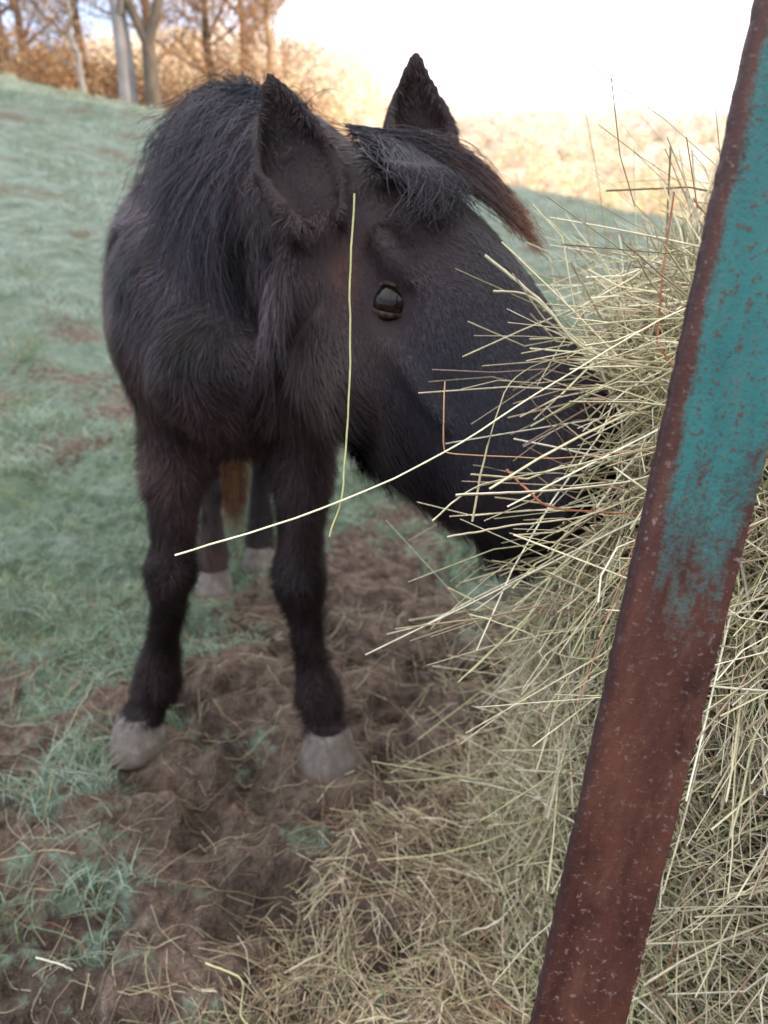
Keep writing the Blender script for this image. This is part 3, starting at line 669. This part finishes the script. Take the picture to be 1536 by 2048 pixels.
def tree(x,y,h,r,bk,leaves,label,fork=False,lean=(0,0),lc=None,low=2):
    z=float(T(x,y)); segs=[];tips=[]
    tr=empty("tree",(x,y,z),label=label,category="tree")
    base=Vector((x,y,z-.15)); d=Vector((lean[0],lean[1],1)).normalized()
    if fork:
        pts=[base+d*h*.15*i/4 for i in range(5)]; segs.append((pts,[r*(1.15-.06*i) for i in range(5)]))
        for sx_ in (-.35,.38): grow(segs,pts[-1],(d+Vector((sx_,0,0))).normalized(),r*.72,h*.45,3,tips)
    else:
        k=8; pts=[base+d*h*.62*i/k+Vector((random.gauss(0,.04),random.gauss(0,.04),0))*(i>0) for i in range(k+1)]; rad=[r*(1.15-.7*i/k) for i in range(k+1)]
        segs.append((pts,rad))
        for i in range(low,k+1):
            for _ in range(2):
                an=random.uniform(0,6.283); grow(segs,pts[i],Vector((math.cos(an),math.sin(an),.55)).normalized(),rad[i]*.42,h*.2*random.uniform(.7,1.2),2,tips)
    V=[];F=[]
    for pts,rad in segs:
        ns=9 if rad[0]>.08 else 4; o=len(V)
        dd=(pts[-1]-pts[0]).normalized(); s1=dd.orthogonal().normalized(); s2=dd.cross(s1)
        for p,rr in zip(pts,rad):
            for j in range(ns):
                a=2*math.pi*j/ns; V.append(p+(s1*math.cos(a)+s2*math.sin(a))*max(rr,.010))
        for i in range(len(pts)-1):
            for j in range(ns): F.append([o+i*ns+j,o+i*ns+(j+1)%ns,o+(i+1)*ns+(j+1)%ns,o+(i+1)*ns+j])
    add("trunk",make_mesh("trunk",[tuple(v) for v in V],F,None,True,barks[bk]),tr)
    tp=np.array([tuple(t_) for t_ in tips]); n=leaves
    c=tp[rng.integers(0,len(tp),n)]+rng.normal(size=(n,3))*.28
    cn=fbm(c[:,0]*.9,c[:,2]*.9,int(abs(x)*7)%50,2); kp=cn>.38; c=c[kp]; n=len(c)
    s1=rng.normal(size=(n,3)); s1/=np.linalg.norm(s1,axis=1,keepdims=True); s2=np.cross(s1,rng.normal(size=(n,3))); s2/=np.linalg.norm(s2,axis=1,keepdims=True)
    sz=rng.uniform(.025,.06,(n,1)); V=np.stack([c-s1*sz,c+s2*sz*.5,c+s1*sz,c-s2*sz*.5],1).reshape(-1,3)
    col=(LC if lc is None else lc)[rng.integers(0,5,n)]*rng.uniform(.6,1.2,(n,1))
    add("crown",make_mesh("crown",V,np.arange(n*4).reshape(n,4),np.repeat(col,4,axis=0),False,leafm),tr)
tree(-6.45,22,13,.20,'pale',6000,"tall pale-barked tree with bare lower trunk on the pasture crest")
tree(-5.75,21.8,11,.19,'dark',8000,"forked brown tree beside a pale trunk",True)
tree(-8.0,23.5,5.5,.085,'pale',2600,"slim pale sapling leaning at the field edge",False,(-.10,0))
tree(-10.9,25.5,12,.16,'dark',12000,"brown woodland tree with russet leaves")
tree(-9.6,28,12,.15,'dark',14000,"bushy russet-leaved tree at the wood edge")
tree(-7.6,29,12,.15,'gold',13000,"sunlit tree with thin golden branches")
tree(-5.3,27,11,.14,'dark',12000,"bare-branched tree with few copper leaves")
tree(-4.5,28.5,10,.12,'gold',13000,"slender golden-barked tree catching the sun")
tree(-3.35,26,9.0,.13,'gold',14000,"sunlit golden tree at the end of the tree row")
tree(-12.6,31,12,.15,'dark',12000,"tall russet woodland tree with dense twigs")
tree(-1.9,33,3.4,.07,'gold',3600,"small reddish hedge tree on the hillside",low=0)
tree(-.3,36,3.6,.06,'gold',3600,"low copper-leaved thorn tree on the slope",low=0)
def clumps(name,n,cx,cy,sx_,sy_,hmax,leafsz,pal,per,label,cat,seed,var=.2,pale=None):
    x=rng.uniform(cx-sx_,cx+sx_,n); y=rng.uniform(cy-sy_,cy+sy_,n); z=T(x,y)
    hgt_=rng.uniform(.5,1,n)*hmax*(.6+.8*fbm(x*.25,y*.1,seed,2))
    u=rng.normal(size=(n,per,3)); u/=np.linalg.norm(u,axis=2,keepdims=True); u*=rng.uniform(.3,1,(n,per,1))**.5
    c=np.stack([x,y,z+hgt_*.5],-1)[:,None,:]+u*np.stack([hgt_*.42,hgt_*.42,hgt_*.55],-1)[:,None,:]
    pc_=pal[rng.integers(0,len(pal),n)]*rng.uniform(1-var,1+var*.6,(n,1))
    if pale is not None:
        k=(sstep(pale[0],pale[1],y)*.8)[:,None]; pc_=pc_*(1-k)+np.array([.84,.74,.66])*k  # haze painted in: leaf colour pales with distance
    col=np.repeat(pc_,per,axis=0)*rng.uniform(1-var,1+var,(n*per,1)); c=c.reshape(-1,3); m_=len(c)
    s1=rng.normal(size=(m_,3)); s1/=np.linalg.norm(s1,axis=1,keepdims=True); s2=np.cross(s1,rng.normal(size=(m_,3))); s2/=np.linalg.norm(s2,axis=1,keepdims=True)
    sz=leafsz*rng.uniform(.5,1.2,(m_,1)); V=np.stack([c-s1*sz,c+s2*sz*.6,c+s1*sz,c-s2*sz*.6],1).reshape(-1,3)
    add(name,make_mesh(name,V,np.arange(m_*4).reshape(m_,4),np.repeat(np.clip(col,0,1),4,axis=0),False,leafm),kind="stuff",label=label,category=cat)
clumps("undergrowth",300,-10,28,8,4,2.6,.05,LC*.9,260,"russet bramble and beech scrub under the trees","scrub",5)
clumps("distant_hedge",160,0,42,6,6,3.0,.07,np.clip(LC*1.0+.12,0,1),260,"copper-coloured hedge beyond the pasture","hedge",6,var=.12)
FP=np.array([[.72,.56,.34],[.76,.64,.33],[.66,.48,.34],[.60,.60,.34],[.80,.66,.48]])  # autumn leaf tones, already paled by painted haze
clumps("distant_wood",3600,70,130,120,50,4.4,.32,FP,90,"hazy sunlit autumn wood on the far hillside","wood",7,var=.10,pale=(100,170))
